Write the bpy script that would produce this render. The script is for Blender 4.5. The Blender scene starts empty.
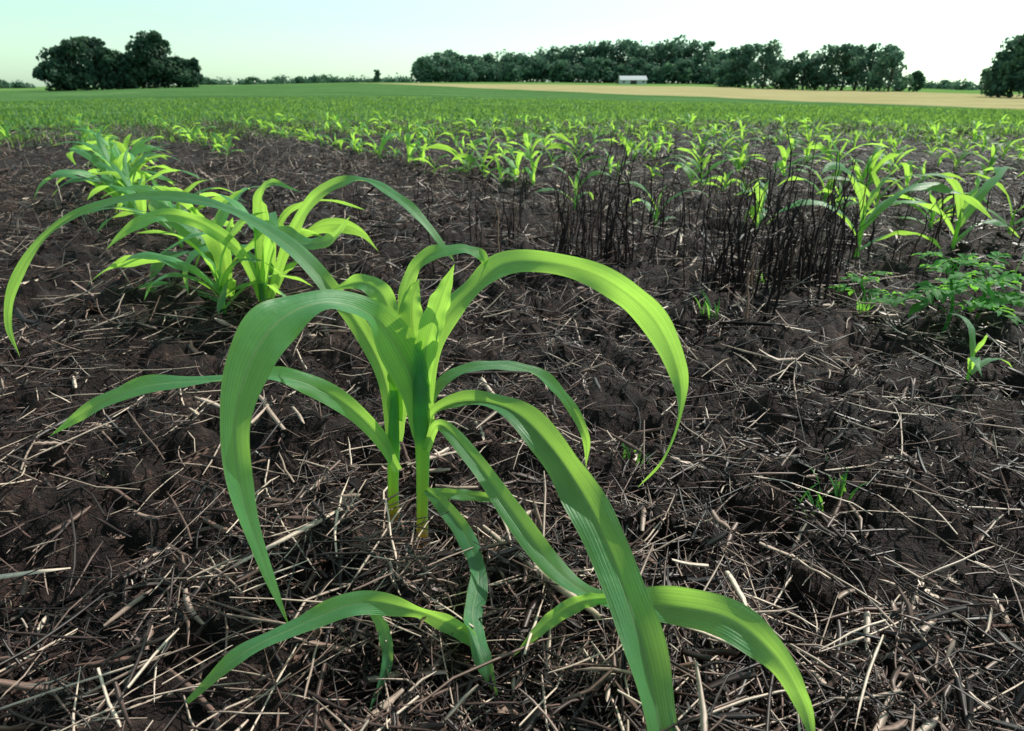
import bpy, math, numpy as np
from mathutils import Vector
rng=np.random.default_rng(7)
scene=bpy.context.scene
# ------------------------------------------------------------ noise / terrain
def hsh(i,j,s):
    h=(i*374761393+j*668265263+s*1442695041)&0xffffffff
    h=((h^(h>>13))*1274126177)&0xffffffff
    h=h^(h>>16)
    return (h&0xffff)/65535.0
def vnoise(x,y,s=0):
    xi=np.floor(x).astype(np.int64); yi=np.floor(y).astype(np.int64)
    fx=x-xi; fy=y-yi
    fx=fx*fx*(3-2*fx); fy=fy*fy*(3-2*fy)
    a=hsh(xi,yi,s); b=hsh(xi+1,yi,s); c=hsh(xi,yi+1,s); d=hsh(xi+1,yi+1,s)
    return (a*(1-fx)+b*fx)*(1-fy)+(c*(1-fx)+d*fx)*fy-0.5
RAD=np.array([0,14,30,60,110,200,300,450,900.])
AZ=np.array([-180,-60,-36,-22,-11,0,12,24,36,60,180.])
ZT=np.array([
 [0,0,0,0,0,0,0,0,0],
 [0,0,-.05,-.2,-.3,-.3,-.3,-.3,-.3],
 [0,0,-.05,-.25,-.4,-.5,-.5,-.6,-.8],
 [0,0,-.02,-.05,.1,.6,.9,1.0,1.0],
 [0,0,-.02,0,.3,1.2,1.8,2.2,2.2],
 [0,0,-.06,-.2,-.1,.8,2.2,2.6,2.6],
 [0,0,-.12,-.5,-.5,.3,1.6,2.2,2.2],
 [0,0,-.2,-.8,-.9,-.7,-.3,0,.2],
 [0,0,-.25,-1.0,-1.2,-1.4,-1.6,-1.6,-1.8],
 [0,0,-.2,-.6,-.8,-.9,-1,-1,-1],
 [0,0,0,0,0,0,0,0,0]])
def ground_z(x,y):
    x=np.asarray(x,float); y=np.asarray(y,float)
    r=np.hypot(x,y); a=np.degrees(np.arctan2(x,y))
    i=np.clip(np.searchsorted(AZ,a,side='right')-1,0,len(AZ)-2)
    j=np.clip(np.searchsorted(RAD,r,side='right')-1,0,len(RAD)-2)
    fa=(a-AZ[i])/(AZ[i+1]-AZ[i]); fa=fa*fa*(3-2*fa)
    fr=np.clip((r-RAD[j])/(RAD[j+1]-RAD[j]),0,1)
    z=(ZT[i,j]*(1-fa)+ZT[i+1,j]*fa)*(1-fr)+(ZT[i,j+1]*(1-fa)+ZT[i+1,j+1]*fa)*fr
    f=np.clip(1.4-r/12,0,1)
    f2=np.clip(1.5-r/5,0,1)
    z=z+f*(.045*vnoise(x*3.1,y*3.1,1)+.038*vnoise(x*8,y*8,2))
    b=vnoise(x*19+.3*vnoise(x*50,y*50,9),y*19,3)+.5      # clods
    z=z+f2*(.060*(np.clip(b-.35,0,1)**.8)-.014+.026*vnoise(x*45,y*45,4)+.010*vnoise(x*120,y*120,5))
    z=z+np.clip((r-10)/20,0,1)*.08*vnoise(x*.35,y*.35,6)
    return z
# ------------------------------------------------------------ mesh helper
def mk(name,V,F,mat,uv=None,col=None,smooth=True,parent=None):
    V=np.ascontiguousarray(V,dtype=np.float32); F=np.ascontiguousarray(F,dtype=np.int32)
    k=F.shape[1]
    me=bpy.data.meshes.new(name)
    me.vertices.add(len(V)); me.vertices.foreach_set('co',V.ravel())
    me.loops.add(F.size); me.loops.foreach_set('vertex_index',F.ravel())
    me.polygons.add(len(F)); me.polygons.foreach_set('loop_start',np.arange(0,F.size,k,dtype=np.int32))
    me.polygons.foreach_set('loop_total',np.full(len(F),k,dtype=np.int32))
    if smooth: me.polygons.foreach_set('use_smooth',np.ones(len(F),dtype=bool))
    if uv is not None:
        l=me.uv_layers.new(name='UVMap'); l.data.foreach_set('uv',np.ascontiguousarray(uv[F.ravel()],dtype=np.float32).ravel())
    if col is not None:
        c=np.ones((len(V),4),dtype=np.float32); c[:,:col.shape[1]]=col
        a=me.color_attributes.new(name='tint',type='FLOAT_COLOR',domain='POINT'); a.data.foreach_set('color',c.ravel())
    me.update(calc_edges=True); me.validate()
    ob=bpy.data.objects.new(name,me); scene.collection.objects.link(ob)
    if mat: me.materials.append(mat)
    if parent: ob.parent=parent
    return ob
class Acc:
    def __init__(s): s.V=[];s.F=[];s.U=[];s.C=[];s.n=0
    def add(s,V,F,U=None,C=None):
        s.V.append(V); s.F.append(F+s.n); s.n+=len(V)
        s.U.append(U if U is not None else np.zeros((len(V),2)))
        s.C.append(C if C is not None else np.full((len(V),3),.5))
    def build(s,name,mat,**k):
        return mk(name,np.concatenate(s.V),np.concatenate(s.F),mat,uv=np.concatenate(s.U),col=np.concatenate(s.C),**k)
# ------------------------------------------------------------ materials
def newmat(name):
    m=bpy.data.materials.new(name); m.use_nodes=True
    nt=m.node_tree; nt.nodes.clear()
    return m,nt,nt.nodes,nt.links
def N(nt,t,**k):
    n=nt.nodes.new(t)
    for a,b in k.items(): setattr(n,a,b)
    return n
def ramp(nt,fac,stops,interp='LINEAR'):
    r=N(nt,'ShaderNodeValToRGB'); r.color_ramp.interpolation=interp
    e=r.color_ramp.elements
    while len(e)<len(stops): e.new(0.5)
    for i,(p,c) in enumerate(stops): e[i].position=p; e[i].color=(*c,1)
    nt.links.new(fac,r.inputs[0]); return r
def mth(nt,op,a,b=None):
    m=N(nt,'ShaderNodeMath',operation=op)
    for i,x in enumerate((a,b)):
        if x is None: continue
        if isinstance(x,(int,float)): m.inputs[i].default_value=x
        else: nt.links.new(x,m.inputs[i])
    return m.outputs[0]
def mixc(nt,f,a,b,bt='MIX'):
    m=N(nt,'ShaderNodeMix',data_type='RGBA',blend_type=bt)
    for i,x in ((0,f),(6,a),(7,b)):
        if isinstance(x,(int,float)): m.inputs[i].default_value=x
        elif isinstance(x,tuple): m.inputs[i].default_value=(*x,1)
        else: nt.links.new(x,m.inputs[i])
    return m.outputs[2]
def noise(nt,vec,scale,detail=3,rough=.6):
    n=N(nt,'ShaderNodeTexNoise'); n.inputs['Scale'].default_value=scale
    n.inputs['Detail'].default_value=detail; n.inputs['Roughness'].default_value=rough
    if vec is not None: nt.links.new(vec,n.inputs['Vector'])
    return n.outputs['Fac']

def leaf_mat(name,base,trans,tfac=.5,v1=7,v2=13,spec=.5,rough=.38,bump=True):
    m,nt,nd,lk=newmat(name)
    uv=N(nt,'ShaderNodeUVMap'); sp=N(nt,'ShaderNodeSeparateXYZ'); lk.new(uv.outputs[0],sp.inputs[0])
    u=sp.outputs[0]; v=sp.outputs[1]
    at=N(nt,'ShaderNodeVertexColor',layer_name='tint')
    geo=N(nt,'ShaderNodeNewGeometry')
    n1=noise(nt,geo.outputs['Position'],18,3)
    cx=N(nt,'ShaderNodeCombineXYZ'); lk.new(mth(nt,'MULTIPLY',u,v1*3.0),cx.inputs[0]); lk.new(mth(nt,'MULTIPLY',v,1.2),cx.inputs[1]); lk.new(at.outputs[0],cx.inputs[2])
    va0=noise(nt,cx.outputs[0],1.0,2,.7)
    vm=N(nt,'ShaderNodeMapRange'); vm.inputs[1].default_value=.3; vm.inputs[2].default_value=.7; lk.new(va0,vm.inputs[0]); va=vm.outputs[0]
    vb=mth(nt,'ADD',mth(nt,'MULTIPLY',mth(nt,'SINE',mth(nt,'MULTIPLY',u,6.283*v2)),.5),.5)
    vein=mth(nt,'ADD',mth(nt,'MULTIPLY',va,.65),mth(nt,'MULTIPLY',vb,.35))
    dist=mth(nt,'ABSOLUTE',mth(nt,'SUBTRACT',u,.5))
    mid=N(nt,'ShaderNodeMapRange'); mid.inputs[1].default_value=.045; mid.inputs[2].default_value=.018; lk.new(dist,mid.inputs[0]); mid=mid.outputs[0]
    edge=N(nt,'ShaderNodeMapRange'); edge.inputs[1].default_value=.47; edge.inputs[2].default_value=.5; lk.new(dist,edge.inputs[0]); edge=edge.outputs[0]
    dark=tuple(c*.6 for c in base)
    c1=mixc(nt,n1,dark,tuple(c*1.4 for c in base))
    c1=mixc(nt,mth(nt,'MULTIPLY',vein,.6),c1,tuple(min(1,c*2.0) for c in base))
    c1=mixc(nt,mth(nt,'MULTIPLY',mid,.8),c1,(.26,.44,.19))
    c1=mixc(nt,mth(nt,'MULTIPLY',edge,.5),c1,(.30,.42,.15))
    c1=mixc(nt,1.0,c1,at.outputs[0],'MULTIPLY')
    c1=mixc(nt,1.0,c1,(2,2,2),'MULTIPLY')
    t1=mixc(nt,n1,tuple(c*.75 for c in trans),tuple(c*1.2 for c in trans))
    t1=mixc(nt,mth(nt,'MULTIPLY',vein,.7),t1,tuple(c*.42 for c in trans))
    t1=mixc(nt,mth(nt,'MULTIPLY',mid,.7),t1,tuple(c*.45 for c in trans))
    t1=mixc(nt,1.0,t1,at.outputs[0],'MULTIPLY')
    t1=mixc(nt,1.0,t1,(2,2,2),'MULTIPLY')
    p=N(nt,'ShaderNodeBsdfPrincipled'); lk.new(c1,p.inputs['Base Color'])
    if bump:
        b=N(nt,'ShaderNodeBump'); b.inputs['Strength'].default_value=.5; b.inputs['Distance'].default_value=.0012
        lk.new(mth(nt,'ADD',vein,mth(nt,'MULTIPLY',noise(nt,geo.outputs['Position'],70,1),1.5)),b.inputs['Height']); lk.new(b.outputs[0],p.inputs['Normal'])
    p.inputs['Roughness'].default_value=rough; p.inputs['Specular IOR Level'].default_value=spec
    tr=N(nt,'ShaderNodeBsdfTranslucent'); lk.new(t1,tr.inputs[0])
    ms=N(nt,'ShaderNodeMixShader'); ms.inputs[0].default_value=tfac
    lk.new(p.outputs[0],ms.inputs[1]); lk.new(tr.outputs[0],ms.inputs[2])
    o=N(nt,'ShaderNodeOutputMaterial'); lk.new(ms.outputs[0],o.inputs[0])
    return m
M_corn=leaf_mat('corn_leaf',(.070,.250,.105),(.60,1.0,.13),.56,spec=.5,rough=.42)
M_far=leaf_mat('corn_leaf_young',(.065,.22,.06),(.60,1.0,.12),.55,v1=3,v2=7,bump=False,spec=.3,rough=.5)
M_weed=leaf_mat('weed_leaf',(.05,.18,.05),(.34,.80,.09),.5,v1=2,v2=5,bump=False,spec=.15,rough=.6)

def tint_mat(name,stops,rough=.8,spec=.2):
    m,nt,nd,lk=newmat(name)
    at=N(nt,'ShaderNodeVertexColor',layer_name='tint'); ts=N(nt,'ShaderNodeSeparateColor'); lk.new(at.outputs[0],ts.inputs[0])
    r=ramp(nt,ts.outputs[0],stops)
    geo=N(nt,'ShaderNodeNewGeometry')
    n=noise(nt,geo.outputs['Position'],180,1)
    c=mixc(nt,mth(nt,'MULTIPLY',n,.6),r.outputs[0],(.016,.009,.009))
    p=N(nt,'ShaderNodeBsdfPrincipled'); lk.new(c,p.inputs['Base Color'])
    p.inputs['Roughness'].default_value=rough; p.inputs['Specular IOR Level'].default_value=spec
    o=N(nt,'ShaderNodeOutputMaterial')
    lk.new(p.outputs[0],o.inputs[0]); return m
M_straw=tint_mat('straw',[(0,(.012,.007,.007)),(.42,(.060,.031,.027)),(.74,(.26,.150,.118)),(1,(1.0,.78,.63))],rough=.46,spec=.5)
M_dead=tint_mat('dead_stalk',[(0,(.010,.006,.009)),(.6,(.038,.020,.024)),(1,(.28,.18,.13))],rough=.65)

# soil + fields material
m,nt,nd,lk=newmat('field_ground')
geo=N(nt,'ShaderNodeNewGeometry'); P=geo.outputs['Position']
sp=N(nt,'ShaderNodeSeparateXYZ'); lk.new(P,sp.inputs[0])
X,Y=sp.outputs[0],sp.outputs[1]
r2=N(nt,'ShaderNodeVectorMath',operation='LENGTH'); lk.new(P,r2.inputs[0]); R=r2.outputs['Value']
nA=noise(nt,P,9,3,.7); nB=noise(nt,P,80,4,.75); nC=noise(nt,P,1.3,2,.6)
soil=ramp(nt,mth(nt,'ADD',mth(nt,'MULTIPLY',nA,.5),mth(nt,'MULTIPLY',nB,.5)),[(.3,(.004,.0023,.0025)),(.5,(.017,.009,.0085)),(.60,(.058,.032,.027)),(.72,(.28,.17,.13))]).outputs[0]
st=N(nt,'ShaderNodeMapping'); st.inputs['Rotation'].default_value=(0,0,math.radians(-10)); st.inputs['Scale'].default_value=(.06,.35,1)
lk.new(P,st.inputs[0])
nG=noise(nt,st.outputs[0],1.0,5,.65); nG2=noise(nt,P,2.2,4,.75)
green=ramp(nt,mth(nt,'ADD',mth(nt,'MULTIPLY',nG,.6),mth(nt,'MULTIPLY',nG2,.4)),[(.34,(.034,.085,.030)),(.5,(.078,.165,.056)),(.64,(.155,.265,.098))]).outputs[0]
def side(px,py,nx,ny):
    return mth(nt,'ADD',mth(nt,'MULTIPLY',mth(nt,'SUBTRACT',X,px),nx),mth(nt,'MULTIPLY',mth(nt,'SUBTRACT',Y,py),ny))
dx,dy=76,-148; L=math.hypot(dx,dy)
d1=side(-38,196,-dy/L,dx/L)
jit=mth(nt,'MULTIPLY',mth(nt,'SUBTRACT',noise(nt,P,.12,3),.5),8)
d1=mth(nt,'ADD',d1,jit)
f1=N(nt,'ShaderNodeMapRange'); f1.inputs[1].default_value=-1; f1.inputs[2].default_value=1.5; lk.new(d1,f1.inputs[0])
d2=mth(nt,'ADD',mth(nt,'SUBTRACT',R,215),mth(nt,'MULTIPLY',jit,2))
f2=N(nt,'ShaderNodeMapRange'); f2.inputs[1].default_value=-2; f2.inputs[2].default_value=4; lk.new(d2,f2.inputs[0])
wheat=ramp(nt,noise(nt,st.outputs[0],1.5,5,.7),[(.3,(.24,.22,.10)),(.5,(.38,.33,.17)),(.7,(.50,.43,.25))]).outputs[0]
green2=ramp(nt,nG,[(.3,(.10,.20,.055)),(.7,(.17,.29,.09))]).outputs[0]
far=mixc(nt,f1.outputs[0],green,wheat)
far=mixc(nt,f2.outputs[0],far,green2)
f3=N(nt,'ShaderNodeMapRange'); f3.inputs[1].default_value=8.5; f3.inputs[2].default_value=12
lk.new(mth(nt,'ADD',R,mth(nt,'MULTIPLY',mth(nt,'SUBTRACT',nC,.5),8)),f3.inputs[0])
col=mixc(nt,f3.outputs[0],soil,far)
bp=N(nt,'ShaderNodeBump'); bp.inputs['Strength'].default_value=1.0; bp.inputs['Distance'].default_value=.014
lk.new(mth(nt,'ADD',nB,mth(nt,'MULTIPLY',noise(nt,P,300,2,.7),.5)),bp.inputs['Height'])
p=N(nt,'ShaderNodeBsdfPrincipled'); lk.new(col,p.inputs['Base Color']); p.inputs['Roughness'].default_value=.75
spn=N(nt,'ShaderNodeMapRange'); spn.inputs[1].default_value=8; spn.inputs[2].default_value=14; spn.inputs[3].default_value=.25; spn.inputs[4].default_value=0.0; lk.new(R,spn.inputs[0]); lk.new(spn.outputs[0],p.inputs['Specular IOR Level'])
lk.new(bp.outputs[0],p.inputs['Normal'])
o=N(nt,'ShaderNodeOutputMaterial'); lk.new(p.outputs[0],o.inputs[0]); M_ground=m

# ------------------------------------------------------------ ground sheet
ang=np.concatenate([np.arange(-60,60,.25),np.arange(60,300,4.)])
rad=[.08]
while rad[-1]<1500: rad.append(rad[-1]*(1.010 if rad[-1]<3 else (1.016 if rad[-1]<12 else 1.03)))
rad=np.array(rad)
A,RR=np.meshgrid(np.radians(ang),rad)
gx=RR*np.sin(A); gy=RR*np.cos(A); gz=ground_z(gx,gy)
na=len(ang); nr=len(rad)
V=np.stack([gx,gy,gz],-1).reshape(-1,3)
ii,jj=np.meshgrid(np.arange(nr-1),np.arange(na),indexing='ij')
jn=(jj+1)%na
F=np.stack([ii*na+jj,(ii)*na+jn,(ii+1)*na+jn,(ii+1)*na+jj],-1).reshape(-1,4)[:,::-1]
ground=mk('ground',V,F,M_ground)

# ------------------------------------------------------------ leaf strips
def crom(P,n):
    P=np.asarray(P,float); 
    if P.ndim==1: P=P[:,None]
    m=len(P); Q=np.vstack([2*P[0]-P[1],P,2*P[-1]-P[-2]])
    t=np.linspace(0,m-1,n); i=np.minimum(t.astype(int),m-2); f=(t-i)[:,None]
    p0,p1,p2,p3=Q[i],Q[i+1],Q[i+2],Q[i+3]
    return .5*((2*p1)+(-p0+p2)*f+(2*p0-5*p1+4*p2-p3)*f**2+(-p0+3*p1-3*p2+p3)*f**3)
def nrm(a): return a/np.maximum(np.linalg.norm(a,axis=-1,keepdims=True),1e-9)
def strip(P,W,S=None,Fv=None,roll=None,n=48,nc=9,fold=.5,wave=.12,wf=3,tint=.5,seed=0):
    rg=np.random.default_rng(seed)
    C=crom(P,n); w=np.maximum(crom(W,n)[:,0],.0004)
    T=nrm(np.gradient(C,axis=0))
    if S is None: Sv=nrm(np.cross(T,np.asarray(Fv,float)[None]))
    else: Sv=nrm(np.asarray(S,float)[None]-T*(T@np.asarray(S,float))[:,None])
    Nn=np.cross(Sv,T)
    if roll is not None:
        a=np.radians(np.interp(np.linspace(0,1,n),np.linspace(0,1,len(roll)),roll))[:,None]
        Sv,Nn=Sv*np.cos(a)+Nn*np.sin(a),Nn*np.cos(a)-Sv*np.sin(a)
    t=np.linspace(0,1,n)
    s=np.linspace(-1,1,nc)
    ph=rg.random(2)*6.28
    foldv=(fold*(1-.45*t)*(1+.25*np.sin(t*9+ph[0])))[:,None]
    off=(np.abs(s)[None]-.25*s[None]**2)*foldv*w[:,None]*.5
    for k in (0,1):
        msk=(s<0) if k==0 else (s>0)
        wv=np.sin(t*6.28*wf*(1+.2*k)+ph[k])+.5*np.sin(t*6.28*wf*2.3+ph[k]*2)
        off=off+(msk*np.abs(s)**2)[None]*wv[:,None]*w[:,None]*wave*np.clip(t*3,0,1)[:,None]
    edge=1+.05*np.sin(t*6.28*wf*1.7+ph[1])+.03*np.sin(t*41+ph[0])
    V=C[:,None]+Sv[:,None]*(s[None,:,None]*(w*edge)[:,None,None]*.5*math.cos(fold*.6))+Nn[:,None]*off[...,None]
    U=np.stack(np.broadcast_arrays((s*.5+.5)[None],t[:,None]),-1).reshape(-1,2)
    V=V.reshape(-1,3)
    i,j=np.meshgrid(np.arange(n-1),np.arange(nc-1),indexing='ij')
    F=np.stack([i*nc+j,i*nc+j+1,(i+1)*nc+j+1,(i+1)*nc+j],-1).reshape(-1,4)
    c=np.ones((len(V),3))*tint
    return V,F,U,c
def tube(P,Rr,n=14,ns=10,tint=.5):
    C=crom(P,n); r=crom(Rr,n)[:,0]; T=nrm(np.gradient(C,axis=0))
    ref=np.array([1.,.2,.1]) if abs(T[0]@np.array([1.,.2,.1]))<.8 else np.array([0,0,1.])
    A1=nrm(np.cross(T,ref[None])); B1=np.cross(T,A1)
    th=np.linspace(0,2*np.pi,ns,endpoint=False)
    V=C[:,None]+(A1[:,None]*np.cos(th)[None,:,None]+B1[:,None]*np.sin(th)[None,:,None])*r[:,None,None]
    i,j=np.meshgrid(np.arange(n-1),np.arange(ns),indexing='ij'); jn=(j+1)%ns
    F=np.stack([i*ns+j,i*ns+jn,(i+1)*ns+jn,(i+1)*ns+j],-1).reshape(-1,4)
    U=np.stack(np.broadcast_arrays((.05+.4*j[0]/ns)[None],np.linspace(0,1,n)[:,None]),-1).reshape(-1,2)
    tint=np.asarray(tint,float)
    c=np.ones((n*ns,3))*tint
    return V.reshape(-1,3),F,U,c
def stemtube(P,Rr,n=24,ns=14):
    V,F,U,c=tube(P,Rr,n,ns,.5)
    t=np.repeat(np.linspace(0,1,n),ns)[:,None]
    a=np.array([1.0,.22,.6]); b=np.array([.62,.46,.5]); d=np.array([.5,.5,.5])
    k1=np.clip(t/.22,0,1); k2=np.clip((t-.22)/.4,0,1)
    return V,F,U,(a*(1-k1)+b*k1)*(1-k2)+d*k2

FACE=(0.05,-.86,.5)
LV={
'L1':([(-0.111,0.76,0.138),(-0.115,0.757,0.201),(-0.135,0.745,0.271),(-0.163,0.725,0.318),(-0.2,0.69,0.339),(-0.235,0.65,0.331),(-0.257,0.615,0.296),(-0.267,0.585,0.244),(-0.259,0.56,0.181),(-0.241,0.54,0.126),(-0.217,0.52,0.06)],
  [.022,.040,.046,.036,.038,.050,.042,.028,.022,.013,0],[0,0,-10,-35,-30,0,15,25,30,40,20],.35),
'L2':([(-0.109,0.76,0.166),(-0.1,0.77,0.242),(-0.08,0.78,0.29),(-0.048,0.79,0.324),(-0.011,0.8,0.352),(0.043,0.8,0.355),(0.107,0.795,0.338),(0.167,0.79,0.293),(0.203,0.785,0.229),(0.214,0.785,0.167),(0.201,0.79,0.094),(0.172,0.8,0.043)],
  [.016,.024,.028,.032,.030,.026,.030,.038,.026,.014,.010,0],[0,0,15,25,10,-25,-50,-10,30,60,20],.3),
'L3':([(-.111,.76,.138),(-.092,.745,.184),(-.049,.715,.212),(0,.675,.219),(.042,.63,.197),(.074,.57,.171),(.095,.515,.14),(.111,.46,.104),(.123,.41,.055),(.13,.385,.024)],
  [.012,.018,.024,.030,.040,.043,.043,.040,.034,.024],[40,40,30,10,-20,-15,5,15,0],.75),
'L4':([(-.107,.75,.129),(-.087,.735,.172),(-.044,.69,.15),(0,.63,.118),(.041,.575,.092),(.082,.54,.081),(.135,.51,.097),(.188,.48,.111),(.223,.45,.1),(.242,.425,.075),(.248,.405,.053)],
  [.010,.014,.021,.025,.024,.018,.034,.036,.028,.016,.006],[0,0,0,0,20,60,20,-15,-40,-10],.4),
'L5':([(.097,.53,.089),(.066,.53,.083),(.035,.52,.068),(.001,.505,.039)],[.008,.015,.014,0],[0,0],.3),
'L6':([(-.111,.77,.161),(-.09,.785,.203),(-.056,.8,.217),(-.009,.815,.216),(.04,.83,.193),(.079,.84,.148),(.103,.845,.095),(.106,.85,.044)],
  [.012,.016,.019,.021,.020,.016,.012,0],[20,40,50,10,-30],.35),
'L7':([(-.152,.79,.076),(-.177,.785,.136),(-.221,.775,.189),(-.277,.765,.221),(-.346,.755,.222),(-.435,.75,.217),(-.5,.745,.194),(-.565,.74,.154)],
  [.012,.020,.027,.026,.022,.026,.022,0],[0,0,-10,-60,-45,-20,20],.35),
'L8':([(-.123,.77,.216),(-.129,.78,.29),(-.123,.785,.334),(-.102,.79,.363),(-.067,.795,.372),(-.038,.8,.365),(-.028,.805,.343)],
  [.012,.015,.017,.019,.018,.014,0],[0,0,20,30,0],.3),
'L9':([(-.108,.76,.193),(-.117,.765,.27),(-.117,.77,.318),(-.107,.775,.343)],[.026,.034,.024,0],[0,10],.5),
'L9b':([(-.113,.76,.193),(-.101,.755,.267),(-.082,.75,.324),(-.064,.745,.367)],[.018,.028,.024,0],[0,-20],.5),
'L12a':([(-.11,.75,.071),(-.091,.73,.066),(-.059,.68,.058),(-.037,.605,.060),(-.04,.55,.050),(-.031,.505,.045),(-.014,.475,.022)],
  [.010,.018,.022,.018,.024,.020,.003],[0,0,0,50,-20],.35),
'L12b':([(-.034,.52,.04),(-.057,.53,.053),(-.095,.53,.073),(-.147,.525,.087),(-.2,.505,.078),(-.25,.48,.066),(-.293,.455,.036)],
  [.010,.020,.016,.024,.018,.016,.004],[0,30,-10,-45,10],.35),
'L12c':([(-.136,.525,.080),(-.124,.515,.06),(-.12,.495,.036),(-.134,.46,.012)],[.008,.012,.010,0],[0,0],.3),
'L13':([(-.112,.755,.065),(-.081,.765,.055),(-.036,.78,.040),(.013,.77,.030)],[.010,.014,.012,0],[0,0],.3),
}
LB={
'L10':([(-.157,.8,.101),(-.164,.815,.189),(-.19,.83,.253),(-.231,.85,.305),(-.291,.88,.359),(-.381,.91,.402),(-.477,.93,.413),(-.57,.93,.397),(-.636,.92,.357),(-.685,.91,.294),(-.704,.905,.241),(-.697,.9,.195)],
  [.016,.020,.022,.024,.027,.029,.020,.018,.017,.014,.009,0],[0,0,10,-30,-50,-45,-15,-10,20,0],.35),
'L11':([(-.149,.8,.146),(-.15,.8,.257),(-.157,.81,.306),(-.185,.82,.325),(-.229,.83,.313)],[.014,.022,.028,.022,0],[0,0,-10],.4),
'L14':([(-.154,.8,.116),(-.143,.8,.196),(-.136,.8,.25),(-.152,.795,.287)],[.018,.032,.026,0],[0,0],.4),
}
def hero(name,leaves,stem,stemr):
    a=Acc()
    for k,(nm,(Pp,W,rl,fo)) in enumerate(leaves.items()):
        a.add(*strip(Pp,W,Fv=FACE,roll=rl,n=90,nc=13,fold=fo,wave=.10,wf=3.1,tint=.5+.06*math.sin(k*2.3),seed=k*7+3))
    a.add(*stemtube(stem,stemr))
    return a.build(name,M_corn)
zb=float(ground_z(-.119,.752)); zb2=float(ground_z(-.163,.804))
hero('corn_plant',LV,[(-.120,.752,zb-.01),(-.117,.754,.04),(-.113,.757,.12),(-.112,.76,.20),(-.113,.762,.25)],[.0085,.0075,.009,.011,.006])
hero('corn_plant',LB,[(-.165,.804,zb2-.01),(-.163,.803,.04),(-.157,.8,.11),(-.151,.8,.19)],[.0085,.0075,.008,.005])

def gen_plant(h,seed,n=24,nc=7,nl=6,az0=None,spread=1.0,width=1.0,fold=.4):
    """young corn plant around origin, highest point h"""
    rg=np.random.default_rng(seed); a=Acc(); H0=h; h=1.0
    az=rg.random()*6.28 if az0 is None else az0
    for k in range(nl):
        f=k/(nl-1)
        L_=h*(.75+.55*math.sin(math.pi*(f*.75+.15)))*(.85+.3*rg.random())*spread
        z0=h*(.05+.40*f)
        e0=math.radians(45+28*f+rg.normal()*8); e1=math.radians(-62+55*f*f+rg.normal()*16)
        if f>.95: L_*=.55; e1=math.radians(35)
        th=az+(k%2)*math.pi+rg.normal()*.5
        m=7; t=np.linspace(0,1,m); e=e0+(e1-e0)*t**1.15
        dl=L_/(m-1)
        rr=np.concatenate([[0],np.cumsum(np.cos(e[:-1])*dl)]); zz=np.concatenate([[0],np.cumsum(np.sin(e[:-1])*dl)])
        bend=rg.normal()*.3*t**2
        Pp=np.stack([rr*np.cos(th+bend),rr*np.sin(th+bend),np.maximum(z0+zz,.04)],-1)
        w=h*.115*width*np.array([.45,.8,1,1,.85,.55,0])*(.7+.45*math.sin(math.pi*min(1,f+.15)))
        S=(-math.sin(th),math.cos(th),0)
        a.add(*strip(Pp,w,S=S,roll=[0,rg.normal()*15,rg.normal()*35,rg.normal()*45],n=n,nc=nc,fold=fold,wave=.07,wf=2,tint=.5*(.8+.4*rg.random()),seed=seed*31+k))
    a.add(*tube([(0,0,-.03),(0,0,h*.15),(0,0,h*.3),(0,0,h*.5)],[h*.025,h*.022,h*.022,h*.008],n=max(4,n//3),ns=6))
    V=np.concatenate(a.V); sc=H0/V[:,2].max()
    return V*sc,np.concatenate(a.F),np.concatenate(a.U),np.concatenate(a.C)
def place(Vv,x,y,rot=0,s=1):
    c_,s_=math.cos(rot),math.sin(rot); z=float(ground_z(x,y))
    o=Vv*s; return np.stack([o[:,0]*c_-o[:,1]*s_+x,o[:,0]*s_+o[:,1]*c_+y,o[:,2]+z],-1)
def corn_at(x,y,h,seed,az0=None,**k):
    V_,F_,U_,C_=gen_plant(h,seed,az0=az0,**k)
    return mk('corn_plant',place(V_,x,y),F_,M_corn,uv=U_,col=C_)
R1={'R1':([(-0.641,1.74,0.025),(-0.555,1.7,0.193),(-0.46,1.65,0.309),(-0.346,1.6,0.352),(-0.25,1.55,0.315),(-0.176,1.5,0.253),(-0.126,1.48,0.191)],[.02,.032,.036,.034,.03,.022,0],[0,0,40,40,0],.35),
'R3':([(-0.651,1.72,0.059),(-0.574,1.65,0.216),(-0.484,1.55,0.218),(-0.402,1.5,0.235),(-0.348,1.48,0.291)],[.02,.04,.042,.03,0],[0,30,0],.35),
'R4':([(-0.651,1.72,0.03),(-0.62,1.7,0.2),(-0.60,1.66,0.30),(-0.55,1.6,0.345),(-.47,1.56,.33)],[.02,.035,.035,.02,0],[0,0,20],.35),
'R2':([(-0.66,1.74,0.025),(-0.679,1.7,0.155),(-0.739,1.65,0.24),(-0.806,1.6,0.273),(-0.865,1.55,0.252),(-0.921,1.53,0.206)],[.02,.03,.034,.03,.022,0],[0,30,0],.35)}
hero('corn_plant',R1,[(-.655,1.73,-.02),(-.652,1.725,.06),(-.645,1.72,.15),(-.64,1.715,.24)],[.011,.01,.01,.006])
for i,(x,y,h,az) in enumerate([(-.75,1.70,.27,0.3),(-.80,1.86,.29,2.8),(-.70,1.95,.30,.1),(-.92,2.08,.28,1.2),(-1.22,2.5,.24,.2),(-1.5,2.8,.26,2.6),(-1.66,3.05,.31,.4),(-1.85,3.3,.33,1.0),(-1.98,3.5,.34,2.9),(-2.15,3.9,.33,.3),(-1.72,3.15,.28,1.9),
        (1.16,2.27,.31,.25),(1.55,2.38,.26,.1),(1.75,2.15,.26,.15),(.98,2.75,.20,.5),(.62,2.95,.20,.2),(2.0,2.2,.28,.1),(.30,3.3,.2,.2)]):
    corn_at(x,y,h,100+i,az0=az,n=24,nc=7,nl=8 if i<11 else 5,width=1.25)
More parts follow.
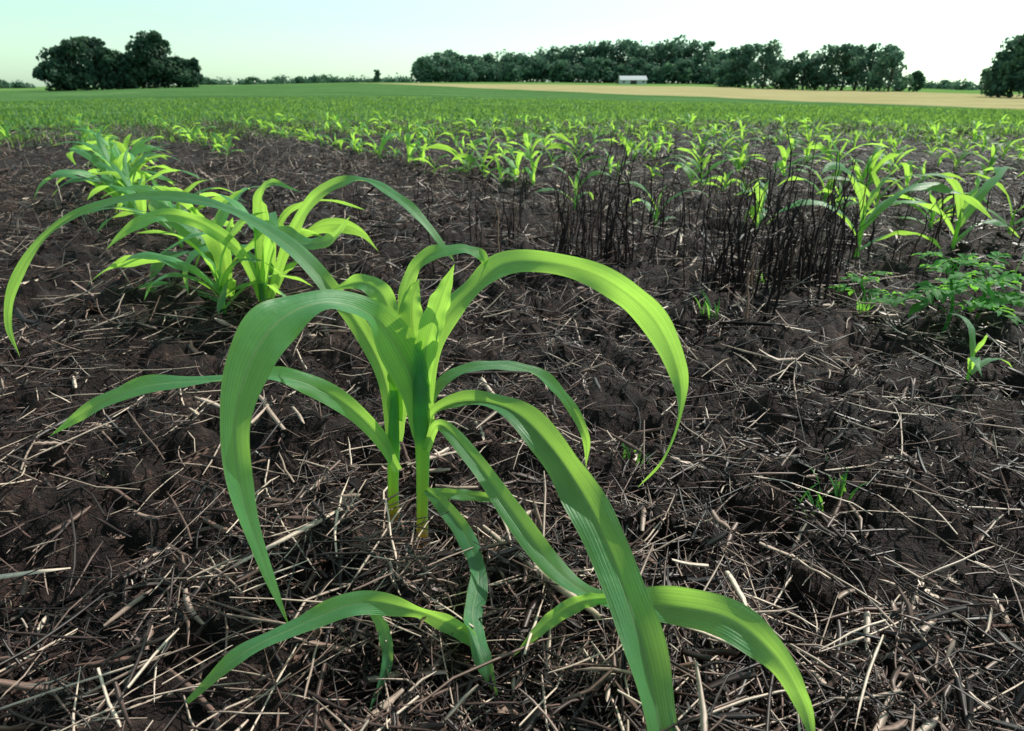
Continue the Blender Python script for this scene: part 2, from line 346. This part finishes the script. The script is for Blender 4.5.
corn_at(.835,1.15,.10,304,az0=.4,nl=4)
# ------------------------------------------------------------ distant rows (one object)
templ=[gen_plant(.24,500+i,n=7,nc=3,nl=5,width=1.4) for i in range(16)]
u=np.array([-.53,.848]); nv=np.array([.848,.53])
a=Acc(); cnt=0
rows=[2.22+.80*k for k in range(0,24)]+[-.6-.80*k for k in range(0,15)]+[.29,1.2]
for n0 in rows:
    for sidx in np.arange(-12,22,.17):
        if rng.random()<.25: continue
        q=nv*n0+u*(sidx+rng.normal()*.05)+rng.normal(size=2)*.045
        x,y=q; r=math.hypot(x,y)
        if y<1.5 or abs(math.atan2(x,y))>math.radians(44) or r>13: continue
        if rng.random()<max(0,(r-8.5)/5): continue
        if n0<2.3 and n0>1.5 and r<4.0: continue
        if n0<=.3 and (r<8.5+1.5*math.sin(n0*3)): 
            if not(n0==.29 and r>4.3): continue
        if n0==1.2 and r<6.5: continue
        V_,F_,U_,C_=templ[rng.integers(16)]
        s=(.42+.6*rng.random())*(1.1 if n0==.29 else 1)*(1 if r<6 else .78)
        a.add(place(V_,x,y,rng.random()*6.28,s),F_,U_,C_*(.9+.35*rng.random())); cnt+=1
a.build('corn_rows',M_far); print('corn',cnt)
rg=np.random.default_rng(91)
n_=48000
r=8.0*(42/8.0)**rg.random(n_)**.8; az=np.radians(rg.uniform(-44,44,n_)); x=r*np.sin(az); y=r*np.cos(az)
kp=(vnoise(x*.9,y*.9,41)*3+ (r-9.5)/2.0+rg.normal(0,.4,n_))>0
x,y,r=x[kp],y[kp],r[kp]; n_=len(x); z=ground_z(x,y)
th=rg.uniform(0,6.28,n_); hh=rg.uniform(.03,.075,n_); ww=.012+r*.0009
D=np.stack([np.cos(th),np.sin(th),0*th],-1); B=np.stack([x,y,z],-1); ln=rg.normal(0,.6,n_)[:,None]*np.stack([-np.sin(th),np.cos(th),0*th],-1)
up=np.array([0,0,1.])
V=np.stack([B-D*ww[:,None]*.5,B+D*ww[:,None]*.5,B+D*ww[:,None]*.3+(up+ln*.6)*hh[:,None]*.7,B-D*ww[:,None]*.2+(up+ln)*hh[:,None]],1).reshape(-1,3)
c=np.repeat(rg.uniform(.17,.36,n_),4)[:,None]*np.ones((1,3))*np.array([[1.0,1,1.3]])
mk('grass_field',V,np.arange(n_*4).reshape(-1,4),M_far,uv=np.tile([[.3,0],[.4,0],[.4,1],[.3,1]],(n_,1)),col=c,smooth=False)

# ------------------------------------------------------------ straw litter
def sticks(N_,r0,r1,lmin,lmax,w0,w1,maxaz,tilt,seed,pale=.12,lift=.012,curve=.12,power=1.0,flat=.5,patch=0.,lp=2.0):
    rg=np.random.default_rng(seed)
    r=np.exp(rg.uniform(math.log(r0),math.log(r1),N_)) if power==1 else np.sqrt(rg.uniform(r0**2,r1**2,N_))
    az=np.radians(rg.uniform(-maxaz,maxaz,N_)); x=r*np.sin(az); y=r*np.cos(az)
    if patch>0:
        pv=vnoise(x*4.3,y*4.3,71)+.6*vnoise(x*11,y*11,72)
        kp=pv+rg.normal(0,.12,N_)>(-.42+patch); x,y=x[kp],y[kp]; N_=len(x)
    ln=rg.uniform(0,1,N_)**lp*(lmax-lmin)+lmin; wd=rg.uniform(w0,w1,N_)
    wd=np.minimum(wd,ln*.22)
    th=rg.uniform(0,2*np.pi,N_); el=rg.normal(0,tilt,N_)
    D=np.stack([np.cos(th)*np.cos(el),np.sin(th)*np.cos(el),np.sin(el)],-1)
    Sd=np.stack([-np.sin(th),np.cos(th),np.zeros(N_)],-1); Up=np.cross(D,Sd)
    ro=rg.normal(0,.7,N_)[:,None]; Sd,Up=Sd*np.cos(ro)+Up*np.sin(ro),Up*np.cos(ro)-Sd*np.sin(ro)
    m=5; t=np.linspace(-.5,.5,m)
    cv=rg.normal(0,curve,N_)*ln; cv2=rg.normal(0,curve*.6,N_)*ln
    C=np.stack([x,y,np.zeros(N_)],-1)[:,None]+D[:,None]*(t[None,:,None]*ln[:,None,None])+Sd[:,None]*((t**2-.08)*4)[None,:,None]*cv[:,None,None]*.5+Up[:,None]*((t**2-.08)*4)[None,:,None]*cv2[:,None,None]*.5
    kk=(rg.random(N_)<.3)*rg.normal(0,.16,N_)
    C+=Sd[:,None]*(np.maximum(0,t-.05)[None,:,None]*(kk*ln*2)[:,None,None])
    C+=rg.normal(0,.006,C.shape)*ln[:,None,None]
    zz=ground_z(C[...,0],C[...,1])
    zm=zz.max(axis=1)*.5+zz.mean(axis=1)*.5
    C[...,2]+= (zm+np.abs(rg.normal(0,lift,N_))+wd*.3)[:,None]
    dz=np.maximum(0,zz+wd[:,None]*.1-C[...,2]).max(axis=1)
    C[...,2]+=np.minimum(dz,.012)[:,None]
    tp_=rg.uniform(.15,1,(N_,2))
    taper=np.ones((N_,m)); taper[:,0]=tp_[:,0]; taper[:,-1]=tp_[:,1]; taper[:,1:4]+=rg.normal(0,.08,(N_,3))
    tw=rg.normal(0,.5,N_)[:,None]*t[None,:]*2
    Sd=Sd[:,None]*np.cos(tw)[...,None]+Up[:,None]*np.sin(tw)[...,None]; Up=np.cross(np.broadcast_to(D[:,None],Sd.shape),Sd)
    vs=[]
    for ax in [(.5,0.),(-.5,0.),(0.,flat)]:
        vs.append(C+(Sd*ax[0]+Up*ax[1])*(wd[:,None,None]*taper[:,:,None]))
    Vv=np.stack(vs,2)
    base=(np.arange(N_)*m*3)[:,None,None]
    i=np.arange(m-1)[None,:,None]; j=np.arange(3)[None,None,:]; jn=(j+1)%3
    F_=np.stack(np.broadcast_arrays(base+i*3+j,base+i*3+jn,base+(i+1)*3+jn,base+(i+1)*3+j),-1).reshape(-1,4)
    tv=rg.random(N_)**1.2*.8
    pk=rg.random(N_)<pale; tv[pk]=rg.uniform(.8,1,pk.sum())
    c=np.repeat(tv,m*3)[:,None]*np.ones((1,3))
    return Vv.reshape(-1,3),F_,None,c
a=Acc()
a.add(*sticks(17000,.3,1.9,.006,.06,.0008,.0030,46,.32,11,pale=.09,patch=.20,curve=.05))
a.add(*sticks(3600,.3,1.9,.012,.07,.003,.008,46,.35,16,pale=.08,flat=.05,curve=.08,patch=.12,lp=1.3))
a.add(*sticks(1400,.35,2.4,.06,.20,.0016,.0038,46,.14,12,pale=.34,lift=.018,curve=.06))
a.add(*sticks(130,.4,2.8,.06,.20,.005,.010,46,.07,13,pale=.35,lift=.010,curve=.03))
a.add(*sticks(17000,1.6,6,.03,.17,.002,.005,42,.3,14,pale=.13,power=2,patch=.12,curve=.05))
a.add(*sticks(2600,1.6,6,.03,.12,.008,.016,42,.35,17,pale=.10,flat=.05,curve=.08,power=2))
a.add(*sticks(11000,5,12,.05,.22,.004,.009,42,.35,15,pale=.10,power=2,lift=.02,curve=.06))
a.build('straw_litter',M_straw)

# ------------------------------------------------------------ dead standing stalks
def uprights(x,y,hs,ws,seed,lean=.25,crook=.12,pale=.05):
    rg=np.random.default_rng(seed); N_=len(x); m=8
    t=np.linspace(0,1,m); th=rg.uniform(0,6.28,N_); ln=np.abs(rg.normal(0,lean,N_))
    z0=ground_z(x,y)
    C=np.zeros((N_,m,3))
    th2=rg.uniform(0,6.28,N_); cr=rg.normal(0,crook,N_)
    kink=rg.normal(0,.03,(N_,m,2))*hs[:,None,None]*t[None,:,None]
    C[...,0]=x[:,None]+(np.cos(th)*ln*hs)[:,None]*t+(np.cos(th2)*cr*hs)[:,None]*t**3+kink[...,0]
    C[...,1]=y[:,None]+(np.sin(th)*ln*hs)[:,None]*t+(np.sin(th2)*cr*hs)[:,None]*t**3+kink[...,1]
    C[...,2]=z0[:,None]-.01+hs[:,None]*(t-.7*np.abs(cr)[:,None]*t**5)
    tp=np.interp(t,[0,.5,1],[1,.75,.3])
    vs=[]
    for k in range(3):
        an=k*2.094+th[:,None]
        o=np.stack([np.cos(an),np.sin(an),np.zeros_like(an)],-1)
        vs.append(C+o*(ws[:,None,None]*.5*tp[None,:,None]))
    Vv=np.stack(vs,2)
    base=(np.arange(N_)*m*3)[:,None,None]
    i=np.arange(m-1)[None,:,None]; j=np.arange(3)[None,None,:]; jn=(j+1)%3
    F_=np.stack(np.broadcast_arrays(base+i*3+j,base+i*3+jn,base+(i+1)*3+jn,base+(i+1)*3+j),-1).reshape(-1,4)
    tv=rg.random(N_)*.7; pk=rg.random(N_)<pale; tv[pk]=.95
    return Vv.reshape(-1,3),F_,None,np.repeat(tv,m*3)[:,None]*np.ones((1,3))
a=Acc()
rg=np.random.default_rng(5)
cl=[(.22,2.2,.05,18,.44),(.33,2.2,.05,18,.46),(.55,2.4,.16,12,.34),(.67,1.9,.07,20,.44),(.76,1.88,.06,22,.46),(.86,2.0,.08,18,.44),(.93,2.1,.1,10,.4),(.60,1.9,.1,8,.36),(.5,2.9,.3,34,.36),(1.1,2.9,.3,28,.36),(0,2.4,.15,14,.34),(-.2,2.9,.3,18,.3),(1.3,2.5,.25,16,.3),(1.7,3.0,.5,26,.28),(1.45,1.9,.2,8,.2),(.8,3.6,.8,50,.32)]
xs=[];ys=[];hh=[]
for cx,cy,sd_,nn,hm in cl:
    xs.append(rg.normal(cx,sd_,nn)); ys.append(rg.normal(cy,sd_,nn)); hh.append(hm*(.3+.7*rg.random(nn)**.7))
xs,ys,hh=map(np.concatenate,(xs,ys,hh))
a.add(*uprights(xs,ys,hh,rg.uniform(.004,.0095,len(xs)),6,lean=.15,crook=.28))
k=rg.integers(0,len(xs),480)
a.add(*uprights(xs[k]+rg.normal(0,.02,480),ys[k]+rg.normal(0,.02,480),hh[k]*rg.uniform(.3,1.0,480),rg.uniform(.0018,.004,480),61,lean=.35,crook=.45))
a.add(*uprights(np.array([.567]),np.array([1.572]),np.array([.15]),np.array([.010]),8,lean=.05,crook=.02,pale=1))
a.build('dead_weed_stalks',M_dead)
n_=12000
r=np.sqrt(rg.uniform(1.8**2,12**2,n_)); az=np.radians(rg.uniform(-42,42,n_)); x=r*np.sin(az); y=r*np.cos(az)
keep=vnoise(x*1.1,y*1.1,31)+.5>.31+.25*rg.random(n_)
x,y,r=x[keep],y[keep],r[keep]
hs=rg.uniform(.03,.14,len(x))*(1+.4*(x<-.35*y)*(r>3)); hs*=np.clip((r-1.2)/2,.3,1)
a=Acc(); a.add(*uprights(x,y,hs,rg.uniform(.0018,.004,len(x))*(1+r/9),9,lean=.5,crook=.4,pale=.14))
a.build('dead_stubble',M_straw)

# ------------------------------------------------------------ broadleaf weed
def weed(x,y,h,seed,nb=9):
    rg=np.random.default_rng(seed); a=Acc(); z=float(ground_z(x,y))
    a.add(*tube([(x,y,z-.01),(x+.01,y,z+h*.4),(x-.005,y+.01,z+h*.8),(x,y,z+h)],[.004,.0035,.0025,.001],n=10,ns=6,tint=.4))
    for k in range(nb):
        f=(k+1)/nb; th=k*2.4+rg.normal()*.3; L_=h*(.85-.4*f); z0=z+h*(.2+.7*f)
        e=math.radians(30+20*f)
        Pm=np.array([(x+math.cos(th)*L_*t*.9,y+math.sin(th)*L_*t*.9,z0+L_*(math.sin(e)*t-.5*t*t)) for t in np.linspace(0,1,5)])
        a.add(*tube(Pm,[.0016,.0014,.0012,.001,.0006],n=8,ns=4,tint=.5))
        C=crom(Pm,7); side_=np.array([-math.sin(th),math.cos(th),0]); D=np.array([math.cos(th),math.sin(th),0])
        for i in range(2,7):
            for sg in (-1,1):
                ll=L_*.46*(1.2-.09*i); dirv=nrm((side_*sg*.8+D*.6+np.array([0,0,.15+rg.normal()*.25]))[None])[0]
                if i==6: dirv=nrm((D+side_*sg*.3)[None])[0]
                P4=[C[i],C[i]+dirv*ll*.35,C[i]+dirv*ll*.7-np.array([0,0,ll*.08]),C[i]+dirv*ll-np.array([0,0,ll*.25])]
                a.add(*strip(P4,[.002,ll*.42,ll*.32,0],S=np.cross(dirv,(0,0,1.)),roll=[rg.normal()*20,rg.normal()*20],n=7,nc=5,fold=.35,wave=.12,tint=.42+.2*rg.random(),seed=seed+i))
    return a.build('broadleaf_weed',M_weed)
weed(1.0,1.50,.18,21,10); weed(1.14,1.60,.16,25,9); weed(.93,1.75,.12,29,6)
def seedling(x,y,h,seed):
    rg=np.random.default_rng(seed); a=Acc(); z=float(ground_z(x,y))
    for k in range(9):
        th=rg.random()*6.28; L_=h*rg.uniform(.6,1.1); x0=x+rg.normal()*.012; y0=y+rg.normal()*.012
        P4=[(x0,y0,z),(x0+math.cos(th)*L_*.2,y0+math.sin(th)*L_*.2,z+L_*.5),(x0+math.cos(th)*L_*.5,y0+math.sin(th)*L_*.5,z+L_*.8)]
        a.add(*strip(P4,[.004,.005,0],S=(-math.sin(th),math.cos(th),0),n=8,nc=3,fold=.4,wave=.03,seed=k))
    return a.build('grass_seedling',M_weed)
for i,(x,y,h) in enumerate([(.42,.81,.055),(.47,.84,.045),(.865,1.61,.06),(.492,1.61,.08),(.75,2.0,.06),(.19,.97,.035)]): seedling(x,y,h,60+i)

# ------------------------------------------------------------ trees
def tree_mat(name,k):
    m,nt,nd,lk=newmat(name)
    at=N(nt,'ShaderNodeVertexColor',layer_name='tint'); ts=N(nt,'ShaderNodeSeparateColor'); lk.new(at.outputs[0],ts.inputs[0])
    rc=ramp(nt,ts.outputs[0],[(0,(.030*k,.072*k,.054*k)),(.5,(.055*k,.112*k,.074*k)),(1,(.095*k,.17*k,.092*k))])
    p=N(nt,'ShaderNodeBsdfPrincipled'); lk.new(rc.outputs[0],p.inputs['Base Color']); p.inputs['Roughness'].default_value=.7; p.inputs['Specular IOR Level'].default_value=.25
    tr=N(nt,'ShaderNodeBsdfTranslucent'); lk.new(rc.outputs[0],tr.inputs[0])
    ms=N(nt,'ShaderNodeMixShader'); ms.inputs[0].default_value=.4; lk.new(p.outputs[0],ms.inputs[1]); lk.new(tr.outputs[0],ms.inputs[2])
    o=N(nt,'ShaderNodeOutputMaterial'); lk.new(ms.outputs[0],o.inputs[0]); return m
M_tree=tree_mat('tree_foliage',1.0); M_tree_hazed=tree_mat('woodland_foliage_hazed',1.6)  # distance haze baked into the foliage colours, paler for the woodland one
M_bark=tint_mat('bark',[(0,(.05,.04,.03)),(1,(.12,.09,.07))])
def tree_geo(fa,ba,x,y,h,wd,seed,nf=1500,fs=.8,base=.06):
    rg=np.random.default_rng(seed); z=float(ground_z(x,y))
    nl=16; lob=[]
    for k in range(nl):
        f=rg.random(); ph=rg.random()*6.28; rr=wd*.5*(.85*math.sqrt(rg.random()))
        hz=base+(.97-base)*(.10+.78*f)
        sz=wd*.5*(.42-.2*abs(f-.35))*(.55+.8*rg.random())
        if f>.6: rr*=.65
        lob.append((x+rr*math.cos(ph),y+rr*math.sin(ph),z+h*hz-sz*.15,sz))
    lob.append((x,y,z+h*.45,wd*.36)); lob.append((x,y,z+h*.75,wd*.22)); lob.append((x,y,z+h*.2,wd*.36))
    per=nf//len(lob)
    for (lx,ly,lz,sz) in lob:
        d=nrm(rg.normal(size=(per,3))); rad_=sz*(rg.uniform(.35,1.25,per)**.6)
        c=np.array([lx,ly,lz])+d*rad_[:,None]*np.array([1,1,.8])
        c[:,2]=np.maximum(c[:,2],z+h*base*.4)
        a1=nrm(np.cross(d+rg.normal(0,.6,(per,3)),rg.normal(size=(per,3)))); b1=nrm(np.cross(a1,d+rg.normal(0,.5,(per,3))))
        s_=fs*rg.uniform(.3,1,per)[:,None]
        Vv=np.stack([c-a1*s_*.5,c+b1*s_*.4,c+a1*s_*.5,c-b1*s_*.4],1).reshape(-1,3)
        F_=np.arange(per*4).reshape(-1,4)
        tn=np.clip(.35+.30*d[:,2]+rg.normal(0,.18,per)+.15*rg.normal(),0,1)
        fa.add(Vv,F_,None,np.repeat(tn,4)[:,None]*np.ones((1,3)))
    ba.add(*tube([(x,y,z-.3),(x+.1,y,z+h*.25),(x,y,z+h*.6),(x,y,z+h*.85)],[h*.03,h*.022,h*.014,h*.004],n=8,ns=7,tint=.4))
    for k in range(5):
        ph=rg.random()*6.28; q=wd*.33
        ba.add(*tube([(x,y,z+h*.25),(x+q*.5*math.cos(ph),y+q*.5*math.sin(ph),z+h*.42),(x+q*math.cos(ph),y+q*math.sin(ph),z+h*.65)],[h*.014,h*.009,h*.003],n=5,ns=5,tint=.4))
def pol(t_,dist):
    return t_*dist/math.sqrt(1+t_*t_), dist/math.sqrt(1+t_*t_)
def tang(px): return (px-512)/738.
def hash_seed(s): return sum(ord(c)*(i+3) for i,c in enumerate(s))%9973
gcount=0
def grove(name,items,nf,fs,mat=None):
    global gcount; gcount+=1
    e=bpy.data.objects.new(name,None); scene.collection.objects.link(e)
    fa,ba=Acc(),Acc()
    for i,(bx,dist,h,wd) in enumerate(items):
        x,y=pol(bx,dist); tree_geo(fa,ba,x,y,h,wd,hash_seed(name)+i+gcount*100,nf,fs)
    fa.build('foliage',mat or M_tree_hazed,smooth=False,parent=e); ba.build('trunks',M_bark,parent=e)
grove('tree_grove',[(-.615,150,5.5,6),(-.60,152,7.6,8),(-.578,150,9.2,8),(-.556,151,9.4,8),(-.533,148,7.2,6),(-.518,151,5.0,6),(-.50,150,8.8,7),(-.484,149,10.6,8),(-.466,151,9.2,7),(-.45,150,5.6,6),(-.435,150,5.2,5)],2600,.9,M_tree)
it=[]
rg=np.random.default_rng(77)
for px in np.arange(424,735,7.5):
    hh_=8.0+9.5*np.interp(px,[415,440,520,560,600,660,700,735],[0.0,.42,.36,.6,.85,1.0,.85,.35])
    it.append((tang(px+rg.normal()*2),300+rg.normal()*8,hh_*(.85+.28*rg.random()),13))
for px in np.arange(430,720,16):
    it.append((tang(px+rg.normal()*2),283+rg.normal()*3,6+4*rg.random(),11))
grove('woodland',it,1100,1.5)
it=[]
for px,h in [(728,8),(738,12),(750,13),(763,13),(776,9),(790,8.5),(803,12),(815,12),(828,13.5),(842,14),(855,13),(868,15),(880,13.5),(889,10)]:
    it.append((tang(px),225+rg.normal()*6,h*(.88+.2*rg.random()),9.5))
it.append((tang(915),225,6,4)); it.append((tang(900),228,4,4))
grove('tree_grove',it,1600,1.15)
grove('tree_grove',[(tang(1000),150,8,6),(tang(1012),152,11,8),(tang(1028),150,14,10),(tang(1050),152,14,11)],2600,.9,M_tree_hazed)
it=[]
for px in np.concatenate([np.arange(-20,34,9),np.arange(205,330,8),np.arange(332,415,7),np.arange(925,985,8)]):
    it.append((tang(px+rg.normal()*3),420+rg.normal()*20,1.5+3.0*rg.random()**2,9+5*rg.random()))
it.append((tang(378),400,7,4)); it.append((tang(300),400,4,6))
grove('hedgerow',it,260,1.8)

# ------------------------------------------------------------ barn
def simple(name,colr,rough=.6):
    m,nt,nd,lk=newmat(name); geo=N(nt,'ShaderNodeNewGeometry')
    n=noise(nt,geo.outputs['Position'],3,3); c=mixc(nt,n,tuple(x*.85 for x in colr),colr)
    p=N(nt,'ShaderNodeBsdfPrincipled'); lk.new(c,p.inputs['Base Color']); p.inputs['Roughness'].default_value=rough
    o=N(nt,'ShaderNodeOutputMaterial'); lk.new(p.outputs[0],o.inputs[0]); return m
Mw=simple('white_siding',(.62,.64,.64)); Mr=simple('metal_roof',(.40,.43,.45),.5); Md=simple('dark_opening',(.03,.03,.035))
bx,by=pol(tang(632),262); bz=float(ground_z(bx,by))
e=bpy.data.objects.new('white_barn',None); scene.collection.objects.link(e); e.location=(bx,by,bz-.3)
hw,hd,wh,rh=4.4,3.0,1.7,2.9
V=np.array([(-hw,-hd,0),(hw,-hd,0),(hw,hd,0),(-hw,hd,0),(-hw,-hd,wh),(hw,-hd,wh),(hw,hd,wh),(-hw,hd,wh)],float)
mk('walls',V,np.array([[0,1,5,4],[1,2,6,5],[2,3,7,6],[3,0,4,7]]),Mw,smooth=False,parent=e)
g=np.array([(-hw,-hd,wh),(-hw,hd,wh),(-hw,0,rh),(hw,-hd,wh),(hw,hd,wh),(hw,0,rh)],float)
mk('gables',g,np.array([[0,2,1],[3,4,5]]),Mw,smooth=False,parent=e)
ov=.35
V=np.array([(-hw-ov,-hd-ov,wh-.12),(hw+ov,-hd-ov,wh-.12),(hw+ov,0,rh+.08),(-hw-ov,0,rh+.08),(-hw-ov,hd+ov,wh-.12),(hw+ov,hd+ov,wh-.12)],float)
mk('roof',V,np.array([[0,1,2,3],[3,2,5,4]]),Mr,smooth=False,parent=e)
for k,(x0,x1,z0,z1,nm) in enumerate([(-1.1,1.1,0,1.5,'door'),(-3.8,-3,.8,1.3,'window_1'),(3,3.8,.8,1.3,'window_2')]):
    V=np.array([(x0,-hd-.03,z0),(x1,-hd-.03,z0),(x1,-hd-.03,z1),(x0,-hd-.03,z1)],float)
    mk(nm,V,np.array([[0,1,2,3]]),Md,smooth=False,parent=e)

# ------------------------------------------------------------ light, sky, camera
saz,sel=math.radians(46),math.radians(46)
w_=bpy.data.worlds.new('World'); scene.world=w_; w_.use_nodes=True; nt=w_.node_tree; nt.nodes.clear()
sk=N(nt,'ShaderNodeTexSky',sky_type='NISHITA'); sk.sun_disc=False; sk.sun_elevation=sel; sk.sun_rotation=saz
sk.air_density=1.0; sk.dust_density=.7; sk.ozone_density=1.0
hs_=N(nt,'ShaderNodeHueSaturation'); hs_.inputs['Saturation'].default_value=.5; nt.links.new(sk.outputs[0],hs_.inputs['Color'])
mc=mixc(nt,1.0,hs_.outputs[0],(.90,1.22,1.03),'MULTIPLY')
bg=N(nt,'ShaderNodeBackground'); bg.inputs[1].default_value=.15; nt.links.new(mc,bg.inputs[0])
o=N(nt,'ShaderNodeOutputWorld'); nt.links.new(bg.outputs[0],o.inputs[0])
sl=bpy.data.lights.new('sun','SUN'); sl.energy=5; sl.angle=math.radians(.5); sl.color=(1,.96,.87)
so=bpy.data.objects.new('sun',sl); scene.collection.objects.link(so)
sd=Vector((math.sin(saz)*math.cos(sel),math.cos(saz)*math.cos(sel),math.sin(sel)))
so.rotation_euler=sd.to_track_quat('Z','Y').to_euler(); so.location=(0,0,30)
cam=bpy.data.cameras.new('camera'); co=bpy.data.objects.new('camera',cam); scene.collection.objects.link(co)
cam.lens=24.01; cam.sensor_width=36; cam.clip_start=.02; cam.clip_end=4000
co.location=(0,0,.55); co.rotation_euler=(math.radians(90)-math.atan(279.5/683),0,0)
cam.dof.use_dof=True; cam.dof.focus_distance=.85; cam.dof.aperture_fstop=11
scene.camera=co
scene.view_settings.view_transform='Standard'; scene.view_settings.look='None'; scene.view_settings.exposure=0
